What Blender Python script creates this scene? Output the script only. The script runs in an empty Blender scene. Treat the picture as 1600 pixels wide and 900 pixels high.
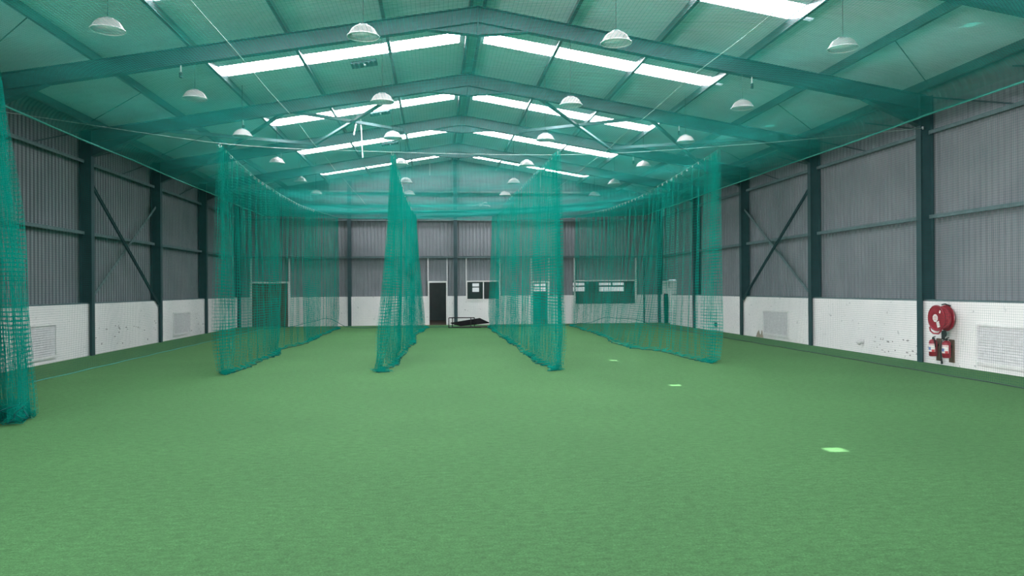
import bpy, math, random
import numpy as np
from mathutils import Vector, Matrix

random.seed(7)
RNG = np.random.default_rng(7)
scene = bpy.context.scene
col = scene.collection

# ------------------------------------------------------------------ camera
F_PX, YAW, PITCH, ROLL = 1203.996, 0.09752, 0.00082, -0.00639
sy, cy = math.sin(YAW), math.cos(YAW)
sp, cp = math.sin(PITCH), math.cos(PITCH)
sr, cr = math.sin(ROLL), math.cos(ROLL)
r0 = Vector((cy, -sy, 0)); fw = Vector((sy * cp, cy * cp, sp)); up0 = Vector((-sy * sp, -cy * sp, cp))
cr_ = r0 * cr + up0 * sr
cu_ = up0 * cr - r0 * sr
cam_data = bpy.data.cameras.new('camera')
cam = bpy.data.objects.new('camera', cam_data); col.objects.link(cam)
cam_data.sensor_width = 36.0
cam_data.lens = F_PX / 1600 * 36
cam_data.clip_end = 300
m = Matrix((cr_, cu_, -fw)).transposed().to_4x4()
m.translation = (0, 0, 1.7)
cam.matrix_world = m
scene.camera = cam

# ------------------------------------------------------------------ world, sun, daylight, exposure
SKY_STRENGTH = 1.0
SUN_STRENGTH = 10.0
SKYLIGHT_STRENGTH = 27.0
DOOR_LIGHT = 6800.0
EXPOSURE = 0.30

world = bpy.data.worlds.new('world'); scene.world = world
world.use_nodes = True
wn = world.node_tree
bg = wn.nodes['Background']
bg.inputs['Color'].default_value = (0.80, 0.90, 1.0, 1)
bg.inputs['Strength'].default_value = SKY_STRENGTH
world.cycles.sampling_method = 'NONE'

# the sun stands high on the right; its beams reach the hall only by the gaps at the skylight ends,
# so each beam is a distant narrow lamp outside the roof, all along the same sun direction
SUN_DIR = Vector((-3.0, -1.05, -6.86)).normalized()
for hy in (8.71, 14.12, 18.83, 24.12):
    bd = bpy.data.lights.new('sun_beam', 'SPOT'); bd.energy = SUN_STRENGTH * 4 * math.pi * math.pi * 1600; bd.color = (1.0, .95, .87)
    bd.spot_size = math.radians(1.0); bd.spot_blend = .05; bd.shadow_soft_size = .17
    bo = bpy.data.objects.new('sun_beam', bd); col.objects.link(bo)
    bo.location = Vector((7.115, hy, 6.85)) - SUN_DIR * 40
    bo.rotation_euler = SUN_DIR.to_track_quat('-Z', 'Y').to_euler()

# daylight entering by the open roller door in the left wall behind the camera
dl = bpy.data.lights.new('door_daylight', 'AREA'); dl.shape = 'RECTANGLE'; dl.size = 5.0; dl.size_y = 3.9
dl.energy = DOOR_LIGHT; dl.color = (1.0, 0.93, 0.93)
dlo = bpy.data.objects.new('door_daylight', dl); col.objects.link(dlo)
dlo.location = (-9.45, -6.0, 2.0)
dlo.rotation_euler = (math.radians(90 + 30), 0, math.radians(-90))      # into the hall, with an upward tilt added to brighten the roof

scene.view_settings.view_transform = 'Standard'
scene.view_settings.look = 'None'
scene.view_settings.exposure = EXPOSURE
scene.view_settings.gamma = 1.0
scene.view_settings.use_curve_mapping = False
scene.cycles.use_denoising = True
scene.cycles.max_bounces = 10
scene.cycles.diffuse_bounces = 6
scene.cycles.sample_clamp_indirect = 8.0

# ------------------------------------------------------------------ helpers
WLOC = {}

def setp(o, label=None, cat=None, group=None, kind=None):
    if label: o['label'] = label
    if cat: o['category'] = cat
    if group: o['group'] = group
    if kind: o['kind'] = kind
    return o

def thing(name, loc, label=None, cat=None, group=None, kind=None):
    o = bpy.data.objects.new(name, None); col.objects.link(o)
    o.empty_display_size = 0.1
    o.location = loc
    WLOC[o] = Vector(loc)
    return setp(o, label, cat, group, kind)

def link_mesh(name, me, mat, parent=None, loc=None):
    o = bpy.data.objects.new(name, me); col.objects.link(o)
    if mat and not me.materials: me.materials.append(mat)
    if parent: o.parent = parent
    if loc is not None: o.location = loc
    return o

class MB:
    """collects faces in world coordinates"""
    def __init__(self): self.v = []; self.f = []
    def add(self, vs, fs):
        b = len(self.v); self.v += [tuple(p) for p in vs]; self.f += [tuple(i + b for i in f) for f in fs]; return self
    def box(self, x0, x1, y0, y1, z0, z1):
        return self.add([(x0,y0,z0),(x1,y0,z0),(x1,y1,z0),(x0,y1,z0),(x0,y0,z1),(x1,y0,z1),(x1,y1,z1),(x0,y1,z1)],
                        [(0,3,2,1),(4,5,6,7),(0,1,5,4),(1,2,6,5),(2,3,7,6),(3,0,4,7)])
    def prism(self, poly, axis, a, b):
        """poly: 2D points; axis 'x','y','z' extruded from a to b"""
        n = len(poly)
        def P(p, t):
            return {'x': (t, p[0], p[1]), 'y': (p[0], t, p[1]), 'z': (p[0], p[1], t)}[axis]
        vs = [P(p, a) for p in poly] + [P(p, b) for p in poly]
        fs = [tuple(range(n))[::-1], tuple(range(n, 2 * n))] + [(i, (i + 1) % n, n + (i + 1) % n, n + i) for i in range(n)]
        return self.add(vs, fs)
    def bar(self, A, B, w, h, up=(0, 0, 1)):
        """rectangular bar; w sideways, h along up"""
        A = Vector(A); B = Vector(B); d = (B - A).normalized()
        u = Vector(up); s = d.cross(u)
        if s.length < 1e-4: s = d.cross(Vector((0, 1, 0)))
        s.normalize(); u = s.cross(d).normalized()
        vs = []
        for P in (A, B):
            for a, b in ((-1, -1), (1, -1), (1, 1), (-1, 1)): vs.append(P + s * (a * w / 2) + u * (b * h / 2))
        return self.add(vs, [(0,1,2,3),(7,6,5,4),(0,4,5,1),(1,5,6,2),(2,6,7,3),(3,7,4,0)])
    def tube(self, pts, r, n=8, closed=False, caps=True):
        pts = [Vector(p) for p in pts]; N = len(pts); b = len(self.v)
        prev = None
        for i, p in enumerate(pts):
            if closed: t = pts[(i + 1) % N] - pts[i - 1]
            else: t = pts[min(i + 1, N - 1)] - pts[max(i - 1, 0)]
            t.normalize()
            ref = prev if prev is not None else (Vector((0, 0, 1)) if abs(t.z) < .9 else Vector((1, 0, 0)))
            u = ref - t * ref.dot(t)
            if u.length < 1e-5: u = t.orthogonal()
            u.normalize(); w = t.cross(u); prev = u
            rr = r[i] if isinstance(r, (list, tuple)) else r
            for k in range(n):
                a = 2 * math.pi * k / n
                self.v.append(tuple(p + u * (rr * math.cos(a)) + w * (rr * math.sin(a))))
        M = N if closed else N - 1
        for i in range(M):
            for k in range(n):
                j = (i + 1) % N
                self.f.append((b + i*n + k, b + i*n + (k+1) % n, b + j*n + (k+1) % n, b + j*n + k))
        if caps and not closed:
            self.f.append(tuple(b + k for k in range(n))[::-1]); self.f.append(tuple(b + (N-1)*n + k for k in range(n)))
        return self
    def lathe(self, prof, origin, axis=(0, 0, 1), n=24, closed=False):
        """prof: (radius, height) list"""
        ax = Vector(axis).normalized(); u = ax.orthogonal().normalized(); w = ax.cross(u); o = Vector(origin); b = len(self.v)
        for (r, h) in prof:
            for k in range(n):
                a = 2 * math.pi * k / n
                self.v.append(tuple(o + ax * h + u * (r * math.cos(a)) + w * (r * math.sin(a))))
        M = len(prof)
        for i in range(M if closed else M - 1):
            for k in range(n):
                j = (i + 1) % M
                self.f.append((b + i*n + k, b + i*n + (k+1) % n, b + j*n + (k+1) % n, b + j*n + k))
        if not closed:
            self.f.append(tuple(b + k for k in range(n))[::-1]); self.f.append(tuple(b + (M-1)*n + k for k in range(n)))
        return self
    def mesh(self, name, off=(0, 0, 0), smooth=False):
        me = bpy.data.meshes.new(name)
        o = Vector(off)
        me.from_pydata([tuple(Vector(p) - o) for p in self.v], [], self.f)
        if smooth:
            me.polygons.foreach_set('use_smooth', [True] * len(me.polygons))
        me.update(); return me
    def build(self, name, mat, parent=None, smooth=False, loc=None):
        """mesh object whose geometry stays where it was drawn"""
        if parent is not None:
            off = WLOC.get(parent, Vector((0, 0, 0)))
            o = link_mesh(name, self.mesh(name, off, smooth), mat, parent)
            WLOC[o] = off
        else:
            off = Vector(loc) if loc is not None else Vector((0, 0, 0))
            o = link_mesh(name, self.mesh(name, off, smooth), mat, None, off)
            WLOC[o] = off
        return o

def copy_tree(o, delta, parent=None, label=None):
    c = o.copy(); col.objects.link(c)
    if parent is None:
        c.location = Vector(o.location) + Vector(delta)
        WLOC[c] = c.location.copy()
        if label: c['label'] = label
    else:
        c.parent = parent; WLOC[c] = WLOC[parent]
    for ch in list(o.children): copy_tree(ch, delta, c)
    return c

def strands(arr, r, out):
    """arr (m, n, 3): m cords of n points each; appends thin three-sided cords"""
    arr = np.asarray(arr, float)
    if arr.ndim == 2: arr = arr[None]
    mm, n, _ = arr.shape
    t = np.gradient(arr, axis=1); t /= np.linalg.norm(t, axis=2, keepdims=True) + 1e-12
    ref = np.zeros_like(t); vert = np.abs(t[..., 2]) > .8
    ref[..., 2] = 1; ref[vert] = (0.6, 0.8, 0)
    u = ref - t * (ref * t).sum(2, keepdims=True); u /= np.linalg.norm(u, axis=2, keepdims=True) + 1e-12
    w = np.cross(t, u)
    ring = []
    for k in range(3):
        a = 2 * math.pi * k / 3 + .3
        ring.append(arr + r * (math.cos(a) * u + math.sin(a) * w))
    V = np.stack(ring, 2).reshape(-1, 3)
    idx = (np.arange(mm)[:, None] * n + np.arange(n)[None]) * 3
    a = idx[:, :-1].ravel(); b = idx[:, 1:].ravel()
    Fq = np.concatenate([np.stack([a + k, a + (k + 1) % 3, b + (k + 1) % 3, b + k], 1) for k in range(3)])
    base = sum(len(v) for v, _ in out)
    out.append((V, Fq + base))

def build_strands(name, out, mat, parent):
    V = np.concatenate([v for v, _ in out]); Fq = np.concatenate([f for _, f in out])
    off = WLOC.get(parent, Vector((0, 0, 0)))
    V = V - np.array(off)
    me = bpy.data.meshes.new(name)
    me.vertices.add(len(V)); me.vertices.foreach_set('co', V.astype(np.float32).ravel())
    me.loops.add(Fq.size); me.loops.foreach_set('vertex_index', Fq.astype(np.int32).ravel())
    me.polygons.add(len(Fq)); me.polygons.foreach_set('loop_start', np.arange(0, Fq.size, 4, dtype=np.int32))
    me.polygons.foreach_set('use_smooth', np.ones(len(Fq), dtype=bool))
    me.update(calc_edges=True)
    o = link_mesh(name, me, mat, parent); WLOC[o] = off
    return o

# ------------------------------------------------------------------ materials
def mat(name, c, rough=.6, metal=0.0, c2=None, scale=6.0, detail=4.0, bump=0.0, bscale=40.0, spec=.3, coord='Object', lo=.35, hi=.65, stretch=None):
    M = bpy.data.materials.new(name); M.use_nodes = True
    nt = M.node_tree; bs = nt.nodes['Principled BSDF']
    bs.inputs['Base Color'].default_value = (*c, 1); bs.inputs['Roughness'].default_value = rough; bs.inputs['Metallic'].default_value = metal
    bs.inputs['Specular IOR Level'].default_value = spec
    tc = nt.nodes.new('ShaderNodeTexCoord')
    vec = tc.outputs[coord]
    if stretch:
        mp = nt.nodes.new('ShaderNodeMapping'); mp.inputs['Scale'].default_value = stretch
        nt.links.new(vec, mp.inputs['Vector']); vec = mp.outputs['Vector']
    if c2:
        nz = nt.nodes.new('ShaderNodeTexNoise'); nz.inputs['Scale'].default_value = scale; nz.inputs['Detail'].default_value = detail
        nt.links.new(vec, nz.inputs['Vector'])
        rp = nt.nodes.new('ShaderNodeValToRGB')
        rp.color_ramp.elements[0].position = lo; rp.color_ramp.elements[0].color = (*c, 1)
        rp.color_ramp.elements[1].position = hi; rp.color_ramp.elements[1].color = (*c2, 1)
        nt.links.new(nz.outputs['Fac'], rp.inputs['Fac']); nt.links.new(rp.outputs['Color'], bs.inputs['Base Color'])
    if bump:
        n2 = nt.nodes.new('ShaderNodeTexNoise'); n2.inputs['Scale'].default_value = bscale; n2.inputs['Detail'].default_value = 3
        nt.links.new(vec, n2.inputs['Vector'])
        bp = nt.nodes.new('ShaderNodeBump'); bp.inputs['Strength'].default_value = bump; bp.inputs['Distance'].default_value = .02
        nt.links.new(n2.outputs['Fac'], bp.inputs['Height']); nt.links.new(bp.outputs['Normal'], bs.inputs['Normal'])
    return M

def glow(name, c, s):
    M = bpy.data.materials.new(name); M.use_nodes = True
    nt = M.node_tree; nt.nodes.clear()
    e = nt.nodes.new('ShaderNodeEmission'); e.inputs['Color'].default_value = (*c, 1); e.inputs['Strength'].default_value = s
    o = nt.nodes.new('ShaderNodeOutputMaterial'); nt.links.new(e.outputs[0], o.inputs[0]); return M

M_steel = mat('steel_paint', (.022, .050, .058), .45, 0, (.030, .064, .072), 3, spec=.4)
M_galv = mat('galvanised_steel', (.30, .33, .34), .33, .65, (.40, .43, .44), 8)
M_purl = mat('purlin_steel', (.075, .095, .10), .28, .55, (.10, .125, .13), 5, spec=.6)
M_girt = mat('girt_paint', (.10, .15, .16), .45, .1, (.13, .19, .20), 5)
M_clad = mat('cladding_grey', (.185, .205, .225), .45, 0, (.215, .235, .255), 1.2, spec=.35)
M_bull = mat('bullnose_grey', (.15, .18, .18), .6, 0, (.18, .21, .21), 2)
M_roof = mat('roof_insulation', (.68, .77, .80), .6, 0, (.74, .83, .86), 1.5, bump=.15, bscale=6, stretch=(1, 4, 1))
M_frame = mat('white_frame', (.78, .79, .78), .5, 0, (.72, .73, .72), 8)
M_vent = mat('vent_white', (.66, .67, .68), .5, 0, (.58, .59, .60), 10)
M_dark = mat('dark_room', (.14, .15, .15), .8, 0, (.17, .18, .18), 2)
M_brown = mat('brown_floor', (.09, .06, .045), .8, 0, (.12, .08, .06), 3)
M_wood = mat('door_brown', (.085, .05, .035), .55, 0, (.12, .07, .05), 6, stretch=(6, 6, .6))
M_black = mat('black_board', (.008, .009, .010), .95, 0, (.013, .013, .014), 9, spec=.02)
M_tube = mat('dark_tube', (.015, .015, .017), .6, 0, (.022, .022, .024), 9, spec=.1)
def cord(name, c, ct, k):
    M = bpy.data.materials.new(name); M.use_nodes = True
    nt = M.node_tree; nt.nodes.clear(); L = nt.links.new
    o = nt.nodes.new('ShaderNodeOutputMaterial')
    tc = nt.nodes.new('ShaderNodeTexCoord'); nz = nt.nodes.new('ShaderNodeTexNoise'); nz.inputs['Scale'].default_value = 1.2
    L(tc.outputs['Object'], nz.inputs['Vector'])
    def tint(col_):
        rp = nt.nodes.new('ShaderNodeValToRGB'); rp.color_ramp.elements[0].position = .3; rp.color_ramp.elements[1].position = .7
        rp.color_ramp.elements[0].color = (*[v * .85 for v in col_], 1); rp.color_ramp.elements[1].color = (*[v * 1.15 for v in col_], 1)
        L(nz.outputs['Fac'], rp.inputs['Fac']); return rp.outputs['Color']
    d = nt.nodes.new('ShaderNodeBsdfDiffuse'); L(tint(c), d.inputs['Color'])
    t = nt.nodes.new('ShaderNodeBsdfTranslucent'); L(tint(ct), t.inputs['Color'])
    m1 = nt.nodes.new('ShaderNodeMixShader'); m1.inputs[0].default_value = k; L(d.outputs[0], m1.inputs[1]); L(t.outputs[0], m1.inputs[2])
    L(m1.outputs[0], o.inputs[0]); return M
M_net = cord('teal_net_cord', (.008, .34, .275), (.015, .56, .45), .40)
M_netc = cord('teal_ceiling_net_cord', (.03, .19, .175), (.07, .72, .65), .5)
M_netd = cord('teal_net_cord_dark', (.015, .12, .115), (.02, .2, .18), .3)  # darker cord, for the side and back nets and hem ropes
M_rope = mat('teal_rope', (.05, .30, .25), .7, 0, (.07, .38, .32), 12)
M_cable = mat('pale_cable', (.45, .58, .55), .5, .2, (.52, .64, .61), 12)
M_white = mat('white_plastic', (.80, .81, .80), .4, 0, (.76, .77, .76), 12)
M_red = mat('red_enamel', (.25, .010, .025), .35, 0, (.31, .016, .034), 8, spec=.5)
M_hose = mat('red_rubber', (.32, .025, .045), .5, 0, (.42, .05, .07), 20)
M_paper = mat('paper_label', (.78, .77, .74), .6, 0, (.72, .71, .68), 20)
M_ink = mat('blue_ink', (.12, .18, .42), .6, 0, (.16, .22, .48), 20)
M_inkred = mat('red_ink', (.55, .06, .07), .6, 0, (.60, .08, .09), 20)
M_plank = mat('board_brown', (.10, .065, .045), .7, 0, (.15, .10, .07), 9, stretch=(5, 5, .8))
M_rubber = mat('black_rubber', (.015, .015, .016), .6, 0, (.022, .022, .023), 9)
M_plaster = mat('bare_plaster', (.30, .26, .20), .9, 0, (.40, .35, .28), 9)
M_chip = mat('chipped_grey', (.22, .22, .22), .9, 0, (.42, .42, .41), 20)
M_skyl = glow('skylight_daylight', (1.0, .955, 1.0), SKYLIGHT_STRENGTH)
M_dayw = glow('window_daylight', (.95, .98, 1.0), .8)

def white_wall_material():
    M = bpy.data.materials.new('white_painted_masonry'); M.use_nodes = True
    nt = M.node_tree; bs = nt.nodes['Principled BSDF']; bs.inputs['Roughness'].default_value = .7; bs.inputs['Specular IOR Level'].default_value = .2
    tc = nt.nodes.new('ShaderNodeTexCoord')
    n1 = nt.nodes.new('ShaderNodeTexNoise'); n1.inputs['Scale'].default_value = .8; n1.inputs['Detail'].default_value = 6
    r1 = nt.nodes.new('ShaderNodeValToRGB'); r1.color_ramp.elements[0].position = .3; r1.color_ramp.elements[0].color = (.74, .75, .75, 1)
    r1.color_ramp.elements[1].position = .6; r1.color_ramp.elements[1].color = (.82, .82, .81, 1)
    n2 = nt.nodes.new('ShaderNodeTexNoise'); n2.inputs['Scale'].default_value = 7; n2.inputs['Detail'].default_value = 5
    r2 = nt.nodes.new('ShaderNodeValToRGB'); r2.color_ramp.elements[0].position = .66; r2.color_ramp.elements[0].color = (0, 0, 0, 1)
    r2.color_ramp.elements[1].position = .72; r2.color_ramp.elements[1].color = (1, 1, 1, 1)
    mx = nt.nodes.new('ShaderNodeMix'); mx.data_type = 'RGBA'
    mx.inputs['B'].default_value = (.48, .50, .50, 1)
    L = nt.links.new
    L(tc.outputs['Object'], n1.inputs['Vector']); L(tc.outputs['Object'], n2.inputs['Vector'])
    L(n1.outputs['Fac'], r1.inputs['Fac']); L(n2.outputs['Fac'], r2.inputs['Fac'])
    L(r2.outputs['Color'], mx.inputs['Factor']); L(r1.outputs['Color'], mx.inputs['A']); L(mx.outputs['Result'], bs.inputs['Base Color'])
    bp = nt.nodes.new('ShaderNodeBump'); bp.inputs['Strength'].default_value = .25; bp.inputs['Distance'].default_value = .01
    L(n2.outputs['Fac'], bp.inputs['Height']); L(bp.outputs['Normal'], bs.inputs['Normal'])
    return M
M_wall = white_wall_material()

def turf_material():
    M = bpy.data.materials.new('artificial_turf'); M.use_nodes = True
    nt = M.node_tree; bs = nt.nodes['Principled BSDF']; bs.inputs['Roughness'].default_value = .85; bs.inputs['Specular IOR Level'].default_value = .15
    bs.inputs['Sheen Weight'].default_value = .18; bs.inputs['Sheen Roughness'].default_value = .6
    bs.inputs['Sheen Tint'].default_value = (.42, .9, .42, 1)
    L = nt.links.new
    tc = nt.nodes.new('ShaderNodeTexCoord')
    def noise(scale, detail, rough=.5, st=None):
        n = nt.nodes.new('ShaderNodeTexNoise'); n.inputs['Scale'].default_value = scale; n.inputs['Detail'].default_value = detail; n.inputs['Roughness'].default_value = rough
        if st:
            mp = nt.nodes.new('ShaderNodeMapping'); mp.inputs['Scale'].default_value = st; L(tc.outputs['Object'], mp.inputs['Vector']); L(mp.outputs['Vector'], n.inputs['Vector'])
        else: L(tc.outputs['Object'], n.inputs['Vector'])
        return n
    big = noise(.45, 4, .55); mid = noise(14, 6, .75, (.7, 1.3, 1)); fine = noise(60, 5, .85); blade = noise(260, 2, .7)
    def ramp(n, p0, c0, p1, c1):
        r = nt.nodes.new('ShaderNodeValToRGB'); r.color_ramp.elements[0].position = p0; r.color_ramp.elements[0].color = (*c0, 1)
        r.color_ramp.elements[1].position = p1; r.color_ramp.elements[1].color = (*c1, 1); L(n.outputs['Fac'], r.inputs['Fac']); return r
    a = ramp(big, .3, (.026, .094, .028), .7, (.033, .114, .034))
    b = ramp(mid, .3, (.50, .54, .50), .7, (1.50, 1.46, 1.50))
    c = ramp(fine, .34, (.30, .32, .30), .66, (1.80, 1.75, 1.80))
    d = ramp(blade, .3, (.55, .55, .55), .7, (1.45, 1.45, 1.45))
    cur = a.outputs['Color']
    for x in (b, c, d):
        mx = nt.nodes.new('ShaderNodeMix'); mx.data_type = 'RGBA'; mx.blend_type = 'MULTIPLY'; mx.inputs['Factor'].default_value = 1
        mx.clamp_result = False
        L(cur, mx.inputs['A']); L(x.outputs['Color'], mx.inputs['B']); cur = mx.outputs['Result']
    L(cur, bs.inputs['Base Color'])
    ad = nt.nodes.new('ShaderNodeMath'); ad.operation = 'ADD'; L(fine.outputs['Fac'], ad.inputs[0]); L(blade.outputs['Fac'], ad.inputs[1])
    bp = nt.nodes.new('ShaderNodeBump'); bp.inputs['Strength'].default_value = .5; bp.inputs['Distance'].default_value = .012
    L(ad.outputs[0], bp.inputs['Height']); L(bp.outputs['Normal'], bs.inputs['Normal'])
    return M
M_turf = turf_material()

def shade_material():
    M = bpy.data.materials.new('opal_acrylic'); M.use_nodes = True
    nt = M.node_tree; nt.nodes.clear(); L = nt.links.new
    o = nt.nodes.new('ShaderNodeOutputMaterial')
    d = nt.nodes.new('ShaderNodeBsdfDiffuse'); d.inputs['Color'].default_value = (.44, .42, .41, 1)
    t = nt.nodes.new('ShaderNodeBsdfTranslucent'); t.inputs['Color'].default_value = (.85, .86, .85, 1)
    g = nt.nodes.new('ShaderNodeBsdfGlossy'); g.inputs['Color'].default_value = (.9, .9, .9, 1); g.inputs['Roughness'].default_value = .2
    m1 = nt.nodes.new('ShaderNodeMixShader'); m1.inputs[0].default_value = .08; L(d.outputs[0], m1.inputs[1]); L(t.outputs[0], m1.inputs[2])
    m2 = nt.nodes.new('ShaderNodeMixShader'); m2.inputs[0].default_value = .08; L(m1.outputs[0], m2.inputs[1]); L(g.outputs[0], m2.inputs[2])
    L(m2.outputs[0], o.inputs[0]); return M
M_shade = shade_material()
M_refl = mat('polished_reflector', (.80, .82, .81), .30, .35, (.84, .86, .85), 6)

def glass_material():
    M = bpy.data.materials.new('window_glass'); M.use_nodes = True
    nt = M.node_tree; nt.nodes.clear(); L = nt.links.new
    o = nt.nodes.new('ShaderNodeOutputMaterial')
    t = nt.nodes.new('ShaderNodeBsdfTransparent'); t.inputs['Color'].default_value = (.86, .90, .89, 1)
    g = nt.nodes.new('ShaderNodeBsdfGlossy'); g.inputs['Roughness'].default_value = .03
    fr = nt.nodes.new('ShaderNodeFresnel'); fr.inputs['IOR'].default_value = 1.45
    m1 = nt.nodes.new('ShaderNodeMixShader'); L(fr.outputs[0], m1.inputs[0]); L(t.outputs[0], m1.inputs[1]); L(g.outputs[0], m1.inputs[2])
    L(m1.outputs[0], o.inputs[0]); return M
M_glass = glass_material()

# ------------------------------------------------------------------ dimensions
XL, XR = -9.14, 10.84           # faces of the white masonry
CXL, CXR = -9.38, 11.10         # cladding
XC = 0.90                       # ridge
YB, YF = 36.65, -9.2            # back and front walls
HW = 1.366
BAY = 5.0925
FRAME_Y = [YB - k * BAY for k in (5, 4, 3, 2, 1)]     # 11.19 16.28 21.37 26.47 31.56
SL = 0.17
def raf_top(x): return 7.66 - SL * abs(x - XC)
def roof_z(x): return 7.88 - SL * abs(x - XC)
PITCH_RIB = 0.1715

# ------------------------------------------------------------------ floor
fb = MB(); fb.box(-10.2, 12.0, YF - 6, YB + .3, -.1, 0)
setp(fb.build('floor', M_turf), 'green artificial turf covering the whole hall floor', None, None, 'structure')

# ------------------------------------------------------------------ ribbed sheet along one axis
def rib_profile(a, b):
    """along positions with depth for a trapezoidal sheet"""
    pts = []; s = a
    while s < b:
        for ds, d in ((0, 0), (.098, 0), (.112, .036), (.158, .036)):
            if s + ds <= b: pts.append((s + ds, d))
        s += PITCH_RIB
    pts.append((b, pts[-1][1]))
    return pts

# ------------------------------------------------------------------ side walls
def side_wall(name, xf, xc, sgn, label):
    """xf: face of masonry, xc: cladding plane, sgn: +1 right wall"""
    w = MB()
    t = abs(xc - xf) + .12
    x0, x1 = sorted((xf, xf + sgn * t))
    if sgn > 0:      # opening of the side door near the far corner
        w.box(x0, x1, YF, 34.98, 0, HW); w.box(x0, x1, 36.08, YB + .2, 0, HW)
    else:
        w.box(x0, x1, YF, -8.5, 0, HW); w.box(x0, x1, -3.5, YB + .2, 0, HW)     # roller door between
    wall = w.build(name, M_wall, None); setp(wall, label, None, None, 'structure')
    # ribbed cladding, upright, then curling over into the roof
    prof = rib_profile(YF, YB + .15)
    rad = .45; zc = 5.75
    path = [(0, HW + .02), (0, 2.08), (0, 4.0), (0, zc)]
    for k in range(1, 9):
        a = k / 8 * math.radians(83); path.append((-sgn * rad * (1 - math.cos(a)), zc + rad * math.sin(a)))
    normals = [(sgn, 0)] * 4 + [(sgn * math.cos(k / 8 * math.radians(83)), math.sin(k / 8 * math.radians(83))) for k in range(1, 9)]
    for nm, rng, mt in (('cladding', range(0, 4), M_clad), ('bullnose_eave', range(3, len(path)), M_bull)):
        c = MB(); P = [path[i] for i in rng]; Nn = [normals[i] for i in rng]; k = len(P)
        vs = []
        for (yy, d) in prof:
            for (px, pz), (nx, nz) in zip(P, Nn): vs.append((xc + px + nx * d, yy, pz + nz * d))
        fs = []
        for i in range(len(prof) - 1):
            if sgn > 0 and nm == 'cladding' and 34.98 < (prof[i][0] + prof[i + 1][0]) / 2 < 36.08:
                for j in range(1, k - 1): fs.append((i*k + j, (i+1)*k + j, (i+1)*k + j + 1, i*k + j + 1))
                continue
            if sgn < 0 and nm == 'cladding' and -8.5 < (prof[i][0] + prof[i + 1][0]) / 2 < -3.5:
                fs.append((i*k + 2, (i+1)*k + 2, (i+1)*k + 3, i*k + 3)); continue
            for j in range(k - 1): fs.append((i*k + j, (i+1)*k + j, (i+1)*k + j + 1, i*k + j + 1))
        c.add(vs, fs).build(nm, mt, wall)
    # outer skin so that no daylight leaks past the sheet
    # flashing along the masonry top
    fl = MB(); fx = sorted((xf + sgn * .02, xc + sgn * .0))
    if sgn > 0:
        fl.box(fx[0], fx[1], YF, 34.98, HW, HW + .035); fl.box(fx[0], fx[1], 36.08, YB, HW, HW + .035)
    else: fl.box(fx[0], fx[1], -3.5, YB, HW, HW + .035)
    fl.build('flashing', M_girt, wall)
    # girts bay by bay
    ys = [0.99, 6.1] + FRAME_Y + [YB]
    for i in range(len(ys) - 1):
        for z in (3.27, 5.15):
            g = MB(); xa = xc - sgn * .02; xb = xc - sgn * .17; xs = sorted((xa, xb))
            g.box(xs[0], xs[1], ys[i] + .1, ys[i+1] - .1, z - .012, z + .012)
            lip = sorted((xb, xb + sgn * .012)); g.box(lip[0], lip[1], ys[i] + .1, ys[i+1] - .1, z - .075, z - .012)
            g.build('girt', M_girt, wall)
        ym = (ys[i] + ys[i+1]) / 2
        for A, B in (((ys[i] + .12, 5.22), (ym, 5.9)), ((ym, 5.18), (ys[i+1] - .12, 5.9))):
            MB().bar((xc - sgn * .1, A[0], A[1]), (xc - sgn * .1, B[0], B[1]), .03, .03).build('sag_rod', M_steel, wall)
    return wall

wall_left = side_wall('wall_left', XL, CXL, -1, 'side wall with white masonry below dark grey ribbed cladding, facing the hose reel')
wall_right = side_wall('wall_right', XR, CXR, 1, 'side wall with white masonry below grey ribbed cladding, carrying the hose reel')

# ------------------------------------------------------------------ back wall
DOORS = [(-8.58, -6.80, 2.09), (-.42, .52, 2.08), (4.51, 5.40, 2.06)]
WINS = [(1.39, 3.03, 1.18, 2.09), (6.60, 9.67, .90, 2.09)]
def opening_at(x):
    for a, b, t in DOORS:
        if a < x < b: return 0, t
    for a, b, s, t in WINS:
        if a < x < b: return s, t
    return None
wb = MB(); xs = sorted({CXL, CXR} | {v for d in DOORS for v in d[:2]} | {v for w_ in WINS for v in w_[:2]})
for a, b in zip(xs[:-1], xs[1:]):
    o = opening_at((a + b) / 2)
    if o is None: wb.box(a, b, YB, YB + .22, 0, HW)
    elif o[0] > 0: wb.box(a, b, YB, YB + .22, 0, o[0])
wall_back = wb.build('wall_back', M_wall); setp(wall_back, 'far end wall of white masonry and ribbed cladding with doors and windows', None, None, 'structure')
prof = rib_profile(CXL, CXR); vs = []; fs = []
for i in range(len(prof) - 1):
    xa, da = prof[i]; xb, db = prof[i + 1]
    if xb - xa < 1e-5: continue
    o = opening_at((xa + xb) / 2)
    zb = HW if o is None else o[1]
    b = len(vs)
    vs += [(xa, YB + .16 + da, zb), (xb, YB + .16 + db, zb), (xb, YB + .16 + db, min(roof_z(xb), 7.9)), (xa, YB + .16 + da, min(roof_z(xa), 7.9))]
    fs.append((b, b + 1, b + 2, b + 3))
MB().add(vs, fs).build('cladding', M_clad, wall_back)
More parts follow.
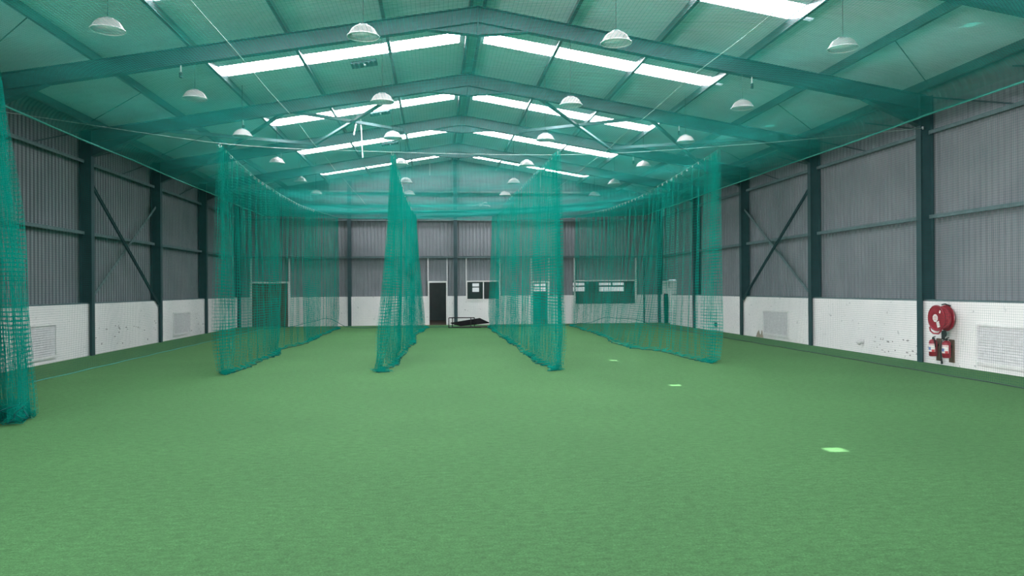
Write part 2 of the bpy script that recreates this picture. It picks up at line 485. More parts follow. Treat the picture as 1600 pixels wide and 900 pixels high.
# gable outer skin keeps the daylight out
for X in (-4.05, .90, 5.85):
    p = MB(); top = roof_z(X) - .25; y0, y1 = YB - .10, YB + .14
    p.box(X - .08, X + .08, y0, y0 + .012, 0, top); p.box(X - .08, X + .08, y1, y1 + .012, 0, top); p.box(X - .005, X + .005, y0, y1, 0, top)
    p.build('gable_post', M_steel, wall_back)
for X in (CXL + .3, CXR - .3):
    p = MB(); s_ = 1 if X < 0 else -1
    p.box(X - .09, X + .09, YB - .12, YB + .1, 0, 5.9); p.build('corner_post', M_steel, wall_back)
xsp = [CXL + .4, -4.14, -3.96, .81, .99, 5.76, 5.94, CXR - .4]
for z, M_ in ((3.245, M_girt), (5.0, M_girt), (6.34, M_galv)):
    for k in range(0, 8, 2):
        a, b = xsp[k], xsp[k + 1]
        if z > 6:
            lim = (7.5 - z) / SL; a = max(a, XC - lim); b = min(b, XC + lim)
            if b - a < .3: continue
        g = MB(); g.box(a, b, YB - .02, YB + .13, z - .012, z + .012); g.box(a, b, YB - .02, YB - .008, z - .07, z + .012); g.build('girt', M_, wall_back)
for X in (-8.56, -6.82, -.40, .50, 1.41, 3.01, 4.53, 5.38, 6.62, 9.65):
    MB().box(X - .03, X + .03, YB + .04, YB + .12, 2.09, 3.17).build('jamb_stud', M_vent, wall_back)
MB().tube([(10.02, YB - .04, 0), (10.02, YB - .04, 3.15)], .035, 8).build('downpipe', M_steel, wall_back, True)

# front wall behind the camera
wf = MB()
wf.box(CXL, CXR, YF - .2, YF, 0, 6)
wf.prism([(CXL, 6), (CXR, 6), (CXR, 6.12), (XC, 7.87), (CXL, 6.12)], 'y', YF - .2, YF)
setp(wf.build('wall_front', M_clad), 'plain ribbed end wall behind the camera', None, None, 'structure')

# ------------------------------------------------------------------ room behind the back wall
an = MB(); y0, y1 = YB + .36, 42.0
an.box(CXL, CXR, y1, y1 + .1, 0, 2.8); an.box(CXL, CXR, YB + .23, y1, 2.6, 2.7)
an.box(CXL - .1, CXL, YB + .23, y1, 0, 2.7); an.box(CXR, CXR + .1, YB + .23, y1, 0, 2.7)
for px in (-3.2, .98, 3.6, 6.2): an.box(px, px + .1, YB + .23, y1, 0, 2.6)
annex = an.build('wall_annex', M_dark); setp(annex, 'dark rooms seen through the doors and windows of the end wall', None, None, 'structure')
MB().box(CXL, CXR, YB + .3, y1, -.02, .012).build('floor_boards', M_brown, annex)
for lx in (-1.0, 2.6, 5.2, 8.5):        # added fill lights that lift the dark interiors of those rooms
    ld = bpy.data.lights.new('room_fill', 'POINT'); ld.energy = 36; ld.shadow_soft_size = .15
    lo = bpy.data.objects.new('room_fill', ld); col.objects.link(lo); lo.location = (lx, 39.3, 2.35)
for (a, b, z0, z1) in ((1.94, 2.30, 1.83, 2.0), (1.94, 2.30, 1.54, 1.77), (7.30, 8.13, 1.85, 2.0), (7.30, 8.14, 1.53, 1.77), (8.95, 9.62, 1.85, 2.0), (9.72, 10.33, 1.85, 2.0),
                       (8.95, 10.33, 1.52, 1.76), (5.31, 5.98, 1.83, 1.97), (5.31, 5.98, 1.55, 1.76)):
    MB().box(a, b, y1 - .03, y1 - .005, z0, z1).build('window_pane', M_dayw, annex)

# ------------------------------------------------------------------ doors and windows
def door_frame(name, x0, x1, top, label, leaf=None):
    f = MB(); w = .075; ya, yb = YB - .05, YB + .2
    d = thing(name, ((x0 + x1) / 2, YB, 0), label, None, None, 'structure')
    for X in (x0, x1 - w): MB().box(X, X + w, ya, yb, 0, top).build('jamb', M_frame, d)
    MB().box(x0 + w, x1 - w, ya, yb, top - w, top).build('head', M_frame, d)
    return d
d1 = door_frame('door_1', *DOORS[0], 'brown double door with white frame behind the outermost net')
for a, b in ((-8.50, -7.70), (-7.68, -6.88)):
    lf = MB(); lf.box(a, b, YB + .02, YB + .06, .01, 2.0)
    leaf = lf.build('door_leaf', M_wood, d1)
    n = 5; w_ = (b - a) / n
    for i in range(n): MB().box(a + i*w_ + .006, a + (i+1)*w_ - .006, YB + .005, YB + .02, .03, 1.98).build('plank', M_wood, leaf)
d2 = door_frame('door_2', *DOORS[1], 'white framed open doorway beside the low metal stand')
MB().box(-.345, .445, YB + .0, YB + .2, 0, .02).build('threshold', M_brown, d2)
d3 = door_frame('door_3', *DOORS[2], 'white framed doorway behind the third lane net')
MB().box(4.585, 5.325, YB + .0, YB + .2, 0, .02).build('threshold', M_brown, d3)

def window(name, x0, x1, z0, z1, mull, label, w=.06):
    d = thing(name, ((x0 + x1) / 2, YB, z0), label, None, None, 'structure')
    ya, yb = YB - .03, YB + .14
    MB().box(x0, x1, ya, yb, z1 - w, z1).build('head', M_frame, d)
    MB().box(x0, x1, ya, yb, z0, z0 + w * .7).build('sill', M_frame, d)
    MB().box(x0, x0 + w, ya, yb, z0 + w * .7, z1 - w).build('jamb', M_frame, d); MB().box(x1 - w, x1, ya, yb, z0 + w * .7, z1 - w).build('jamb', M_frame, d)
    edges = [x0 + w] + list(mull) + [x1 - w]
    for X in mull: MB().box(X - .025, X + .025, ya + .02, yb - .02, z0 + w * .7, z1 - w).build('mullion', M_frame, d)
    for a, b in zip(edges[:-1], edges[1:]):
        MB().box(a + .02, b - .02, YB + .06, YB + .066, z0 + w * .7, z1 - w).build('pane', M_glass, d)
    return d
window('window_1', *WINS[0], [2.22], 'two-pane white window above the low metal stand')
window('window_2', *WINS[1], [], 'wide single-pane white window near the far corner')
# side door in the right wall close to the far corner
d4 = thing('door_4', (XR, 35.53, 0), 'narrow white framed doorway in the side wall by the far corner', None, None, 'structure')
for a, b in ((34.90, 34.98), (36.08, 36.16)): MB().box(XR - .04, XR + .3, a, b, 0, 2.03).build('jamb', M_frame, d4)
MB().box(XR - .04, XR + .3, 34.98, 36.08, 1.96, 2.03).build('head', M_frame, d4)
MB().box(XR + .22, XR + .26, 34.98, 36.08, 0, 1.96).build('door_leaf', M_vent, d4)

# ------------------------------------------------------------------ roof: ceiling sheets, purlins, skylights
SKY_Y = [(8.35, 9.1), (13.55, 14.30), (18.42, 19.20), (24.10, 24.92), (29.2, 30.05), (35.05, 35.45)]
ceiling = thing('ceiling', (XC, 14, 6.0), 'pale insulated roof lining between steel purlins', None, None, 'structure')
HOLE_Y = [8.71, 14.12, 18.83, 24.12]
T = .04
def roof_quad(mb, xa, xb, ya, yb):
    vs = []
    for dz in (0, T):
        vs += [(xa, ya, roof_z(xa) + dz), (xb, ya, roof_z(xb) + dz), (xb, yb, roof_z(xb) + dz), (xa, yb, roof_z(xa) + dz)]
    mb.add(vs, [(0,3,2,1),(4,5,6,7),(0,1,5,4),(1,2,6,5),(2,3,7,6),(3,0,4,7)])
for side in (-1, 1):
    edge = 10.88 if side > 0 else -9.16
    xo = XC + side * 5.88; xi = XC + side * .30            # skylight outer and inner ends
    mb = MB(); y = YF
    for i, (a, b) in enumerate(SKY_Y):
        roof_quad(mb, *sorted((edge, XC)), y, a)
        xo2 = xo + side * (.42 if side > 0 and i < len(HOLE_Y) else 0)
        roof_quad(mb, *sorted((edge, xo2)), a, b); roof_quad(mb, *sorted((xi, XC)), a, b)
        if xo2 != xo:                                        # a gap at the outer end lets a spot of sun in
            h = HOLE_Y[i]
            roof_quad(mb, xo, xo + .25, a, b); roof_quad(mb, xo + .25, xo2, a, h - .085)
            if b > h + .085: roof_quad(mb, xo + .25, xo2, h + .085, b)
        y = b
    roof_quad(mb, *sorted((edge, XC)), y, YB + .25)
    mb.build('roof_sheet', M_roof, ceiling)
rc = MB(); rc.prism([(XC - .3, roof_z(XC - .3) + .05), (XC, 7.94), (XC + .3, roof_z(XC + .3) + .05), (XC, 7.99)], 'y', YF, YB + .25); rc.build('ridge_cap', M_bull, ceiling)

SKY_ORD = ['before the nearest rafter', 'behind the nearest rafter', 'above the roof cross braces', 'just beyond the roof cross braces', 'nearest the far end wall']
for i, (a, b) in enumerate(SKY_Y):
    for side in (-1, 1):
        xo = XC + side * 5.88; xi = XC + side * .30
        x0, x1 = sorted((xo, xi))
        th = thing('skylight', ((x0 + x1) / 2, (a + b) / 2, roof_z((x0 + x1) / 2)))
        if i == 0:
            setp(th, 'skylight strip overhead', None)
        w_ = 'left' if side < 0 else 'right'
        lab = f'bright skylight strip on the {w_} roof slope, {SKY_ORD[max(i - 1, 0)]}'
        if i == 0: lab = f'skylight strip overhead on the {w_} roof slope'
        setp(th, lab, 'skylight', 'roof skylights')
        pn = [xi, XC + side * 2.0, XC + side * 3.95, xo]
        for p0, p1 in zip(pn[:-1], pn[1:]):
            q0, q1 = sorted((p0, p1)); mb = MB(); vs = []
            for dz in (.004, .02): vs += [(q0, a, roof_z(q0) + dz), (q1, a, roof_z(q1) + dz), (q1, b, roof_z(q1) + dz), (q0, b, roof_z(q0) + dz)]
            mb.add(vs, [(0,3,2,1),(4,5,6,7),(0,1,5,4),(1,2,6,5),(2,3,7,6),(3,0,4,7)]); mb.build('pane', M_skyl, th)

PUR = [.17, 1.99, 3.97, 5.90, 7.78, 9.80]
for side in (-1, 1):
    for p in PUR:
        X = XC + side * p; zb = raf_top(X) + .005; zt = roof_z(X) - .006; w = .065
        g = MB()
        g.prism([(X - .006, zb), (X + .006, zb), (X + .006, zt), (X - .006, zt)], 'y', 1, YB + .15)
        g.prism([(X - side * w, zb - .0), (X, zb), (X, zb + .012), (X - side * w, zb + .012)], 'y', 1, YB + .15)
        g.prism([(X - side * w, zb + .012), (X - side * (w - .008), zb + .012), (X - side * (w - .008), zb + .03), (X - side * w, zb + .03)], 'y', 1, YB + .15)
        g.build('purlin', M_purl, ceiling)
for fy in FRAME_Y:
    for side in (-1, 1):       # fine sag rods between the outer purlins
        X0, X1 = XC + side * 7.8, XC + side * 9.75
        ym = fy + BAY * .5
        MB().bar((X0, fy + 2.7, roof_z(X0) - .15), (X1, fy + 4.6, roof_z(X1) - .12), .014, .014).build('sag_rod', M_steel, ceiling)

# ------------------------------------------------------------------ portal frames
def ibeam(mb, A, B, depth_dir, depth, fl, t=.014, web=.01, side=None):
    """A,B run along the outer flange centre line; depth measured along depth_dir"""
    A = Vector(A); B = Vector(B); dd = Vector(depth_dir).normalized(); y = Vector((0, 1, 0))
    def slab(o0, o1, half):
        vs = []
        for P in (A, B):
            for o_, s_ in ((o0, -1), (o0, 1), (o1, 1), (o1, -1)): vs.append(P + dd * o_ + y * (half * s_))
        mb.add(vs, [(0,1,2,3),(7,6,5,4),(0,4,5,1),(1,5,6,2),(2,6,7,3),(3,7,4,0)])
    slab(0, t, fl / 2); slab(depth - t, depth, fl / 2); slab(t, depth - t, web / 2)
def portal(fy, label):
    th = thing('portal_frame', (XC, fy, 0), label, 'steel frame', 'steel portal frames along the hall')
    c = MB(); ibeam(c, (11.05, fy, 0), (11.05, fy, raf_top(10.9)), (-1, 0, 0), .30, .18); c.build('column', M_steel, th)
    c = MB(); ibeam(c, (-9.34, fy, 0), (-9.34, fy, raf_top(-9.2)), (1, 0, 0), .30, .18); c.build('column', M_steel, th)
    for s_, xe in ((1, 10.9), (-1, -9.2)):
        c = MB(); ibeam(c, (XC, fy, 7.66), (xe, fy, raf_top(xe)), (0, 0, -1), .34, .18); c.build('rafter', M_steel, th)
        # eave haunch
        xi = 10.75 if s_ > 0 else -9.04
        h = MB(); zb = raf_top(xi) - .34
        h.prism([(xi, zb), (xi - s_ * 1.25, raf_top(xi - s_ * 1.25) - .335), (xi, zb - .36)], 'y', fy - .006, fy + .006)
        h.bar((xi, fy, zb - .36), (xi - s_ * 1.3, fy, raf_top(xi - s_ * 1.3) - .345), .18, .014); h.build('eave_haunch', M_steel, th)
    h = MB(); zr = 7.32
    h.prism([(XC - 1.05, zr - .17), (XC - .2, zr - .26), (XC + .2, zr - .26), (XC + 1.05, zr - .17), (XC, zr)], 'y', fy - .006, fy + .006)
    h.bar((XC - 1.08, fy, zr - .175), (XC, fy, zr - .265), .18, .014); h.bar((XC, fy, zr - .265), (XC + 1.08, fy, zr - .175), .18, .014)
    h.build('apex_haunch', M_steel, th)
    MB().box(XC - .012, XC + .012, fy - .09, fy + .09, zr - .28, 7.64).build('apex_plate', M_steel, th)
    return th
FL = ['dark steel portal frame whose rafter crosses only the upper right corner',
      'dark steel portal frame whose column stands beside the red hose reel, nearest full rafter',
      'dark steel portal frame at the near end of the cross braces',
      'dark steel portal frame at the far end of the cross braces',
      'dark steel portal frame nearest the far end wall']
fr0 = portal(FRAME_Y[1], FL[1])
for i in (0, 2, 3, 4): copy_tree(fr0, (0, FRAME_Y[i] - FRAME_Y[1], 0), None, FL[i])

# wall cross braces in the braced bay
def wall_brace(x, sgn, ws):
    yb_, yc_ = FRAME_Y[2], FRAME_Y[3]
    th = thing('wall_cross_brace', (x, (yb_ + yc_) / 2, 1.3), f'dark steel X brace against the {ws} wall cladding', 'brace', 'wall cross braces')
    MB().bar((x, yb_ + .08, 4.53), (x, yc_ - .1, 1.25), .012, .10, (1, 0, 0)).build('brace_bar', M_steel, th)
    o = th.children[0]
    a = MB(); a.bar((x - sgn * .02, yb_ + .08, 4.53), (x - sgn * .02, yc_ - .1, 1.25), .09, .012, (1, 0, 0)); a.build('brace_flange', M_steel, o)
    MB().bar((x + sgn * .08, yb_ + .08, 1.42), (x + sgn * .08, yc_ - .1, 4.45), .08, .012, (1, 0, 0)).build('brace_bar', M_girt, th)
wall_brace(10.79, 1, 'right'); wall_brace(-9.10, -1, 'left')

# roof cross braces
def roof_brace(xa, xb, lab):
    yb_, yc_ = FRAME_Y[2] + .1, FRAME_Y[3] - .1
    zo = .30
    th = thing('roof_cross_brace', ((xa + xb) / 2, (yb_ + yc_) / 2, raf_top((xa + xb) / 2) - zo), lab, 'brace', 'roof cross braces')
    for (p, q), zz in ((((xa, yb_), (xb, yc_)), 0), (((xb, yb_), (xa, yc_)), .05)):
        b = MB(); A = (p[0], p[1], raf_top(p[0]) - zo + zz); B = (q[0], q[1], raf_top(q[0]) - zo + zz)
        b.bar(A, B, .10, .012); b.bar((A[0], A[1], A[2] + .045), (B[0], B[1], B[2] + .045), .012, .09)
        b.build('brace_angle', M_girt, th)
roof_brace(2.9, 6.1, 'roof X brace on the right slope beside the ridge'); roof_brace(6.1, 9.4, 'roof X brace on the right slope beside the eave')
roof_brace(-1.1, -4.1, 'roof X brace on the left slope beside the ridge'); roof_brace(-4.1, -7.5, 'roof X brace on the left slope beside the eave')

# ------------------------------------------------------------------ louvre vents in the masonry
def vent(x, sgn, ya, yb, label):
    z0, z1 = .11, .94
    th = thing('louvre_vent', (x, (ya + yb) / 2, z0), label, 'vent', 'wall louvre vents')
    xo = x - sgn * .035
    def bx(name, y0, y1, a, b, par=th):
        q = sorted((x + sgn * .0, xo)); return MB().box(q[0], q[1], y0, y1, a, b).build(name, M_frame, par)
    bx('frame_bar', ya, yb, z1 - .05, z1); bx('frame_bar', ya, yb, z0, z0 + .07); bx('frame_bar', ya, ya + .05, z0 + .07, z1 - .05); bx('frame_bar', yb - .05, yb, z0 + .07, z1 - .05)
    q = sorted((x - sgn * .002, x - sgn * .006)); MB().box(q[0], q[1], ya + .05, yb - .05, z0 + .07, z1 - .05).build('backing', M_vent, th)
    n = 13; h = (z1 - z0 - .12) / n
    for i in range(n):
        zc = z0 + .07 + (i + .5) * h
        MB().add([(x - sgn * .008, ya + .05, zc + h * .42), (x - sgn * .008, yb - .05, zc + h * .42), (x - sgn * .020, yb - .05, zc - h * .42), (x - sgn * .020, ya + .05, zc - h * .42),
                  (x - sgn * .008, ya + .05, zc + h * .30), (x - sgn * .008, yb - .05, zc + h * .30), (x - sgn * .018, yb - .05, zc - h * .5), (x - sgn * .018, ya + .05, zc - h * .5)],
                 [(0,1,2,3),(7,6,5,4),(0,4,5,1),(1,5,6,2),(2,6,7,3),(3,7,4,0)]).build('slat', M_vent, th)
vent(XR, 1, 22.88, 24.75, 'white louvre vent in the braced bay of the wall with the hose reel')
vent(XR, 1, 12.72, 14.57, 'white louvre vent beside the red fire hose reel and extinguishers')
vent(XL, -1, 17.67, 19.54, 'white louvre vent partly behind the bunched net curtain')
vent(XL, -1, 27.82, 29.69, 'white louvre vent in the masonry beyond the X brace opposite the hose reel')

# chips, patches and small fixtures on the right masonry
def blob(x, yc, zc, ry, rz, mat_, name, par, seed, th=.004, n=9):
    rg = random.Random(seed); pts = []
    for k_ in range(n):
        a = 2 * math.pi * k_ / n; q = rg.uniform(.55, 1.1); pts.append((yc + ry * q * math.cos(a), max(.004, zc + rz * q * math.sin(a))))
    sg = -1 if x > 0 else 1
    MB().prism(pts, 'x', x + sg * th, x + sg * .0005).build(name, mat_, par)
bp_ = [(25.36, .005), (25.25, .16), (25.12, .25), (25.05, .12), (24.96, .10), (24.90, .26), (24.82, .20), (24.76, .005)]
MB().prism(bp_, 'x', XR - .006, XR - .0005).build('bare_patch', M_plaster, wall_right)
rg = random.Random(5)
for k in range(22):
    blob(XR, rg.uniform(16.5, 18.3), rg.uniform(.08, .46), rg.uniform(.02, .06), rg.uniform(.008, .025), M_chip, 'paint_chip', wall_right, k)
for k in range(26):
    blob(XL, rg.uniform(21.7, 26.2), rg.uniform(.08, .75), rg.uniform(.02, .07), rg.uniform(.008, .03), M_chip, 'paint_chip', wall_left, 100 + k)
for k in range(10):
    blob(XL, rg.uniform(29.8, 33.0), rg.uniform(.08, .9), rg.uniform(.02, .10), rg.uniform(.01, .05), M_chip, 'paint_chip', wall_left, 200 + k)
o = thing('wall_outlet', (XR, 18.76, .26), 'small pale pipe outlet low on the masonry left of the nearest column', 'pipe outlet')
MB().tube([(XR, 18.72, .30), (XR - .07, 18.72, .30), (XR - .10, 18.78, .25)], [.055, .055, .06], 10).build('elbow', M_vent, o, True)
MB().tube([(XR - .101, 18.781, .249), (XR - .107, 18.79, .24)], .045, 10).build('bore', M_rubber, o)
o = thing('wall_socket', (XR, 29.1, .16), 'small black socket low on the wall beside the outer lane net', 'socket')
MB().box(XR - .05, XR, 29.02, 29.2, .17, .33).build('box', M_rubber, o); MB().box(XR - .07, XR - .05, 29.06, 29.16, .21, .29).build('plug', M_black, o)

# ------------------------------------------------------------------ fire hose reel
RX, RY, RZ = 10.5, 15.33, 1.02
th = thing('fire_hose_reel', (XR, RY, RZ - .3), 'red fire hose reel on the masonry wall above two extinguishers', 'hose reel')
fd = MB(); fd.lathe([(.02, 0), (.245, 0), (.262, .012), (.275, .006), (.278, -.012), (.27, -.022), (.25, -.006), (.02, -.008)], (RX, RY, RZ), (-1, 0, 0), 40).build('front_disc', M_red, th, False)
fdo = th.children[0]
MB().lathe([(.001, 0), (.082, 0), (.082, .004), (.001, .004)], (RX - .006, RY + .02, RZ + .0), (-1, 0, 0), 24).build('round_sticker', M_paper, fdo)
MB().bar((RX - .012, RY - .06, RZ - .07), (RX - .012, RY - .10, RZ - .19), .09, .003, (1, 0, 0)).build('square_sticker', M_paper, fdo)
MB().bar((RX - .012, RY - .12, RZ + .11), (RX - .012, RY - .15, RZ + .16), .04, .003, (1, 0, 0)).build('small_sticker', M_paper, fdo)
for k in range(3): MB().bar((RX - .0135, RY + .02 + .045, RZ + .03 - k*.03), (RX - .0135, RY + .02 - .045, RZ + .03 - k*.03), .008, .002, (1, 0, 0)).build('sticker_print', M_inkred, fdo)
MB().lathe([(.02, 0), (.27, 0), (.278, .01), (.27, .02), (.02, .014)], (RX + .21, RY, RZ), (1, 0, 0), 40).build('rear_disc', M_red, th)
MB().lathe([(.10, 0), (.10, .2)], (RX + .008, RY, RZ), (1, 0, 0), 24).build('drum', M_red, th, False)
for j, (rr, n_) in enumerate(((.15, 6), (.185, 6), (.22, 5))):
    for k in range(n_):
        xx = RX + .028 + k * .034 + (j % 2) * .014
        MB().tube([(xx, RY + rr * math.cos(2*math.pi*i/28), RZ + rr * math.sin(2*math.pi*i/28)) for i in range(28)], .0165, 6, True).build('hose_turn', M_hose, th, True)
MB().tube([(RX + .12, RY + .24 * math.cos(a), RZ + .24 * math.sin(a)) for a in np.linspace(1.6, 3.6, 14)] +
          [(RX + .02, RY - .16 + .16 * t, RZ - .20 - .13 * math.sin(t * math.pi * .55)) for t in np.linspace(.1, 1, 6)] +
          [(RX - .03, RY + .05, RZ - .325), (RX - .02, RY + .16, RZ - .28), (RX, RY + .22, RZ - .20)], .0165, 7).build('hose_end', M_hose, th, True)
MB().bar((RX + .12, RY - .05, RZ - .27), (RX + .12, RY - .05, RZ - .45), .05, .05).build('valve_pipe', M_rubber, th)
MB().lathe([(.02, 0), (.07, .0), (.07, .03), (.02, .03)], (RX + .05, RY - .20, RZ - .32), (-1, 0, 0), 16).build('valve_wheel', M_rubber, th)
MB().bar((XR, RY, RZ), (RX + .23, RY, RZ), .16, .22).build('wall_bracket', M_rubber, th)
MB().tube([(RX + .1, RY - .02 - .02, RZ + .285), (RX + .1, RY - .15, RZ + .30), (RX + .16, RY - .24, RZ + .26)], .014, 6).build('guide_arm', M_rubber, th, True)

# ------------------------------------------------------------------ fire extinguishers on boards
def extinguisher(y, z, label, hose_down):
    x = 10.70; r = .085
    th = thing('fire_extinguisher', (x, y, z), label, 'fire extinguisher', 'fire extinguishers under the hose reel')
    MB().lathe([(.07, 0), (r, .012), (r, .30), (.075, .335), (.045, .36), (.02, .365)], (x, y, z), (0, 0, 1), 24).build('cylinder', M_red, th, True)
    MB().lathe([(.02, .36), (.024, .365), (.024, .40), (.015, .405)], (x, y, z), (0, 0, 1), 12).build('valve', M_rubber, th)
    MB().bar((x, y + .02, z + .40), (x - .02, y - .10, z + .435), .022, .012).build('lever', M_rubber, th)
    MB().bar((x, y + .02, z + .385), (x - .02, y - .09, z + .395), .022, .010).build('handle', M_rubber, th)
    # paper label wrapped on the side that faces the hall
    lb = MB(); vs = []; n = 9
    for zz in (z + .10, z + .27):
        for i in range(n):
            a = math.radians(150 + 110 * i / (n - 1)); vs.append((x + (r + .002) * math.cos(a), y + (r + .002) * math.sin(a), zz))
    lb.add(vs, [(i, i + 1, n + i + 1, n + i) for i in range(n - 1)]); lo_ = lb.build('paper_label', M_paper, th)
    for (a0, a1, za, zb_, m_) in ((158, 205, .14, .20, M_ink), (215, 255, .10, .15, M_inkred), (160, 250, .245, .255, M_inkred)):
        vs = []; nn = 5
        for zz in (z + za, z + zb_):
            for i in range(nn):
                a = math.radians(a0 + (a1 - a0) * i / (nn - 1)); vs.append((x + (r + .0035) * math.cos(a), y + (r + .0035) * math.sin(a), zz))
        MB().add(vs, [(i, i + 1, nn + i + 1, nn + i) for i in range(nn - 1)]).build('label_print', m_, lo_)
    pts = [(x, y - .02, z + .385), (x - .03, y - .09, z + .36), (x - .02, y - .105, z + .2)]
    if hose_down: pts = [(x, y + .02, z + .385), (x - .06, y + .06, z + .36), (x - .1, y + .06, z + .15), (x - .1, y + .02, z - .02), (x - .1, y + .01, z - .13)]
    MB().tube(pts, .012 if not hose_down else [.012, .012, .012, .016, .024], 7).build('discharge_hose', M_rubber, th, True)
    MB().box(x + .084, XR - .031, y - .03, y + .03, z + .22, z + .26).build('hook', M_rubber, th)
extinguisher(15.73, .18, 'red fire extinguisher beside the column, left of the pair', False)
extinguisher(15.29, .18, 'red fire extinguisher with hanging black hose, nearer the louvre vent', True)
for y, l in ((15.71, 'brown timber backing board behind the extinguisher beside the column'), (15.30, 'brown timber backing board behind the extinguisher nearer the louvre vent')):
    o = MB(); o.prism([(y - .075, .08), (y + .075, .08), (y + .075, .55), (y + .06, .565), (y - .06, .565), (y - .075, .55)], 'x', XR - .032, XR - .001)
    setp(o.build('backing_board', M_plank, None, False, (XR, y, .08)), l, 'board', 'extinguisher boards')

# ------------------------------------------------------------------ pendant lamps
LX = [-4.87, -1.10, 2.87, 6.66]; LY = [12.05, 16.22, 20.08, 24.3, 28.4, 32.05]; LZ = 5.60
def make_lamp(x, y, top=None):
    th = thing('pendant_lamp', (x, y, LZ))
    MB().lathe([(.095, .155), (.138, .148), (.180, .113), (.214, .058), (.238, .010), (.246, 0), (.243, 0), (.235, .011), (.211, .059), (.177, .112), (.136, .146), (.095, .152)], (x, y, LZ), (0, 0, 1), 32, True).build('shade', M_shade, th, True)
    MB().lathe([(.233, .011), (.209, .058), (.175, .110), (.134, .143), (.05, .149)], (x, y, LZ), (0, 0, 1), 32, False).build('reflector', M_refl, th, True)
    MB().lathe([(.236, -.005), (.250, -.005), (.250, .009), (.236, .009)], (x, y, LZ), (0, 0, 1), 32, True).build('rim', M_white, th, True)
    MB().lathe([(.095, .150), (.098, .165), (.07, .188), (.03, .195)], (x, y, LZ), (0, 0, 1), 20).build('gear_cap', M_galv, th, True)
    MB().lathe([(.02, .145), (.035, .13), (.042, .10), (.034, .065), (.01, .052)], (x, y, LZ), (0, 0, 1), 14).build('bulb', M_white, th, True)
    if top is None: top = roof_z(x) - .005
    MB().tube([(x, y, LZ + .190), (x, y, top + .01)], .006, 5).build('cord', M_rubber, th)
    return th
ROWN = ['nearest row', 'second row', 'third row', 'fourth row', 'fifth row', 'farthest row']
COLN = ['leftmost', 'second from left', 'third from left', 'rightmost']
protos = {}
for j, y in enumerate(LY):
    for i, x in enumerate(LX):
        key = i
        if j == 1: o = make_lamp(x, y, raf_top(x) - .335)          # this row hangs from the rafters themselves
        elif key not in protos: o = make_lamp(x, y); protos[key] = (o, y)
        else: o = copy_tree(protos[key][0], (0, y - protos[key][1], 0))
        setp(o, f'white dome pendant lamp, {COLN[i]} of the {ROWN[j]}', 'lamp', 'pendant lamps under the roof')

# small sockets hanging from the rafters
for i, fy in enumerate(FRAME_Y[1:4]):
    for X, s_ in ((-5.16, 'left'), (6.90, 'right')):
        zt = raf_top(X) - .33
        o = thing('hanging_socket', (X, fy, zt - .26), f'small socket hanging from the {s_} rafter of the {["nearest", "second", "third"][i]} full frame', 'socket', 'sockets hanging from rafters')
        MB().tube([(X, fy, zt + .0), (X, fy, zt - .15)], .014, 6).build('drop_rod', M_white, o); MB().lathe([(.03, 0), (.036, .01), (.036, .10), (.02, .115)], (X, fy, zt - .26), (0, 0, 1), 12).build('plug_body', M_rubber, o)
# pale rods that hang below the roof
for (X, y, zt, dx, zb, lab) in ((-2.49, 25.17, 7.22, -.13, 6.68, 'short pale rod hanging below the roof brace'), (-2.43, 25.49, 7.24, .06, 6.01, 'long pale rod hanging below the roof brace'),
                           (-.67, 34.6, 7.6, -.02, 7.22, 'short pale rod hanging near the ridge before the end wall'), (-.27, 34.7, 7.64, 0, 6.8, 'long pale rod hanging near the ridge before the end wall'),
                           (4.71, 34.7, 7.18, .02, 6.3, 'long pale rod hanging on the right slope before the end wall')):
    o = thing('hanging_rod', (X + dx, y, zb), lab, 'rod', 'rods hanging from the roof')
    zt = roof_z(X) - .002
    MB().bar((X, y, zt), (X + dx, y, zb), .035, .02, (0, 1, 0)).build('strip', M_white, o); MB().box(X - .04, X + .04, y - .02, y + .02, zt - .03, zt).build('fixing', M_galv, o)
# vents in the left roof slope
for y, lab in ((19.7, 'dark roof vent panel in the bay behind the nearest rafter'), (25.15, 'dark roof vent panel in the braced bay'), (30.4, 'dark roof vent panel behind the braced bay')):
    X = -1.78; o = thing('roof_vent', (X, y, roof_z(X) - .06), lab, 'vent', 'vents in the left roof slope')
    def sl(x): return roof_z(x) - .005
    a = MB(); a.add([(X - .32, y - .22, sl(X - .32)), (X + .32, y - .22, sl(X + .32)), (X + .32, y + .22, sl(X + .32)), (X - .32, y + .22, sl(X - .32)),
                     (X - .32, y - .22, sl(X - .32) - .05), (X + .32, y - .22, sl(X + .32) - .05), (X + .32, y + .22, sl(X + .32) - .05), (X - .32, y + .22, sl(X - .32) - .05)],
                    [(0,3,2,1),(4,5,6,7),(0,1,5,4),(1,2,6,5),(2,3,7,6),(3,0,4,7)]); a.build('panel', M_steel, o)
    for k in range(5):
        xx = X - .24 + k * .12; MB().bar((xx, y - .18, sl(xx) - .058), (xx, y + .18, sl(xx) - .058), .05, .012).build('louvre', M_girt, o)
    MB().bar((X + .02, y - .1, sl(X) - .075), (X + .02, y + .02, sl(X) - .075), .05, .02).build('latch', M_white, o)
# bent white pipe fitting on the end wall gable
o = thing('bent_pipe_fitting', (1.95, YB - .1, 5.6), 'bent white pipe fitting on the end wall cladding', 'pipe')
MB().tube([(1.44, YB + .1, 5.70), (1.75, YB - .05, 5.66), (2.05, YB - .1, 5.70), (2.45, YB - .1, 5.66), (2.56, YB - .1, 5.62)], .03, 8).build('pipe', M_white, o, True)
MB().tube([(2.1, YB - .1, 5.70), (2.3, YB - .12, 5.80), (2.42, YB - .12, 5.78)], .028, 8).build('branch', M_white, o, True)
MB().box(2.05, 2.15, YB - .14, YB + .13, 5.64, 5.75).build('clamp', M_white, o)

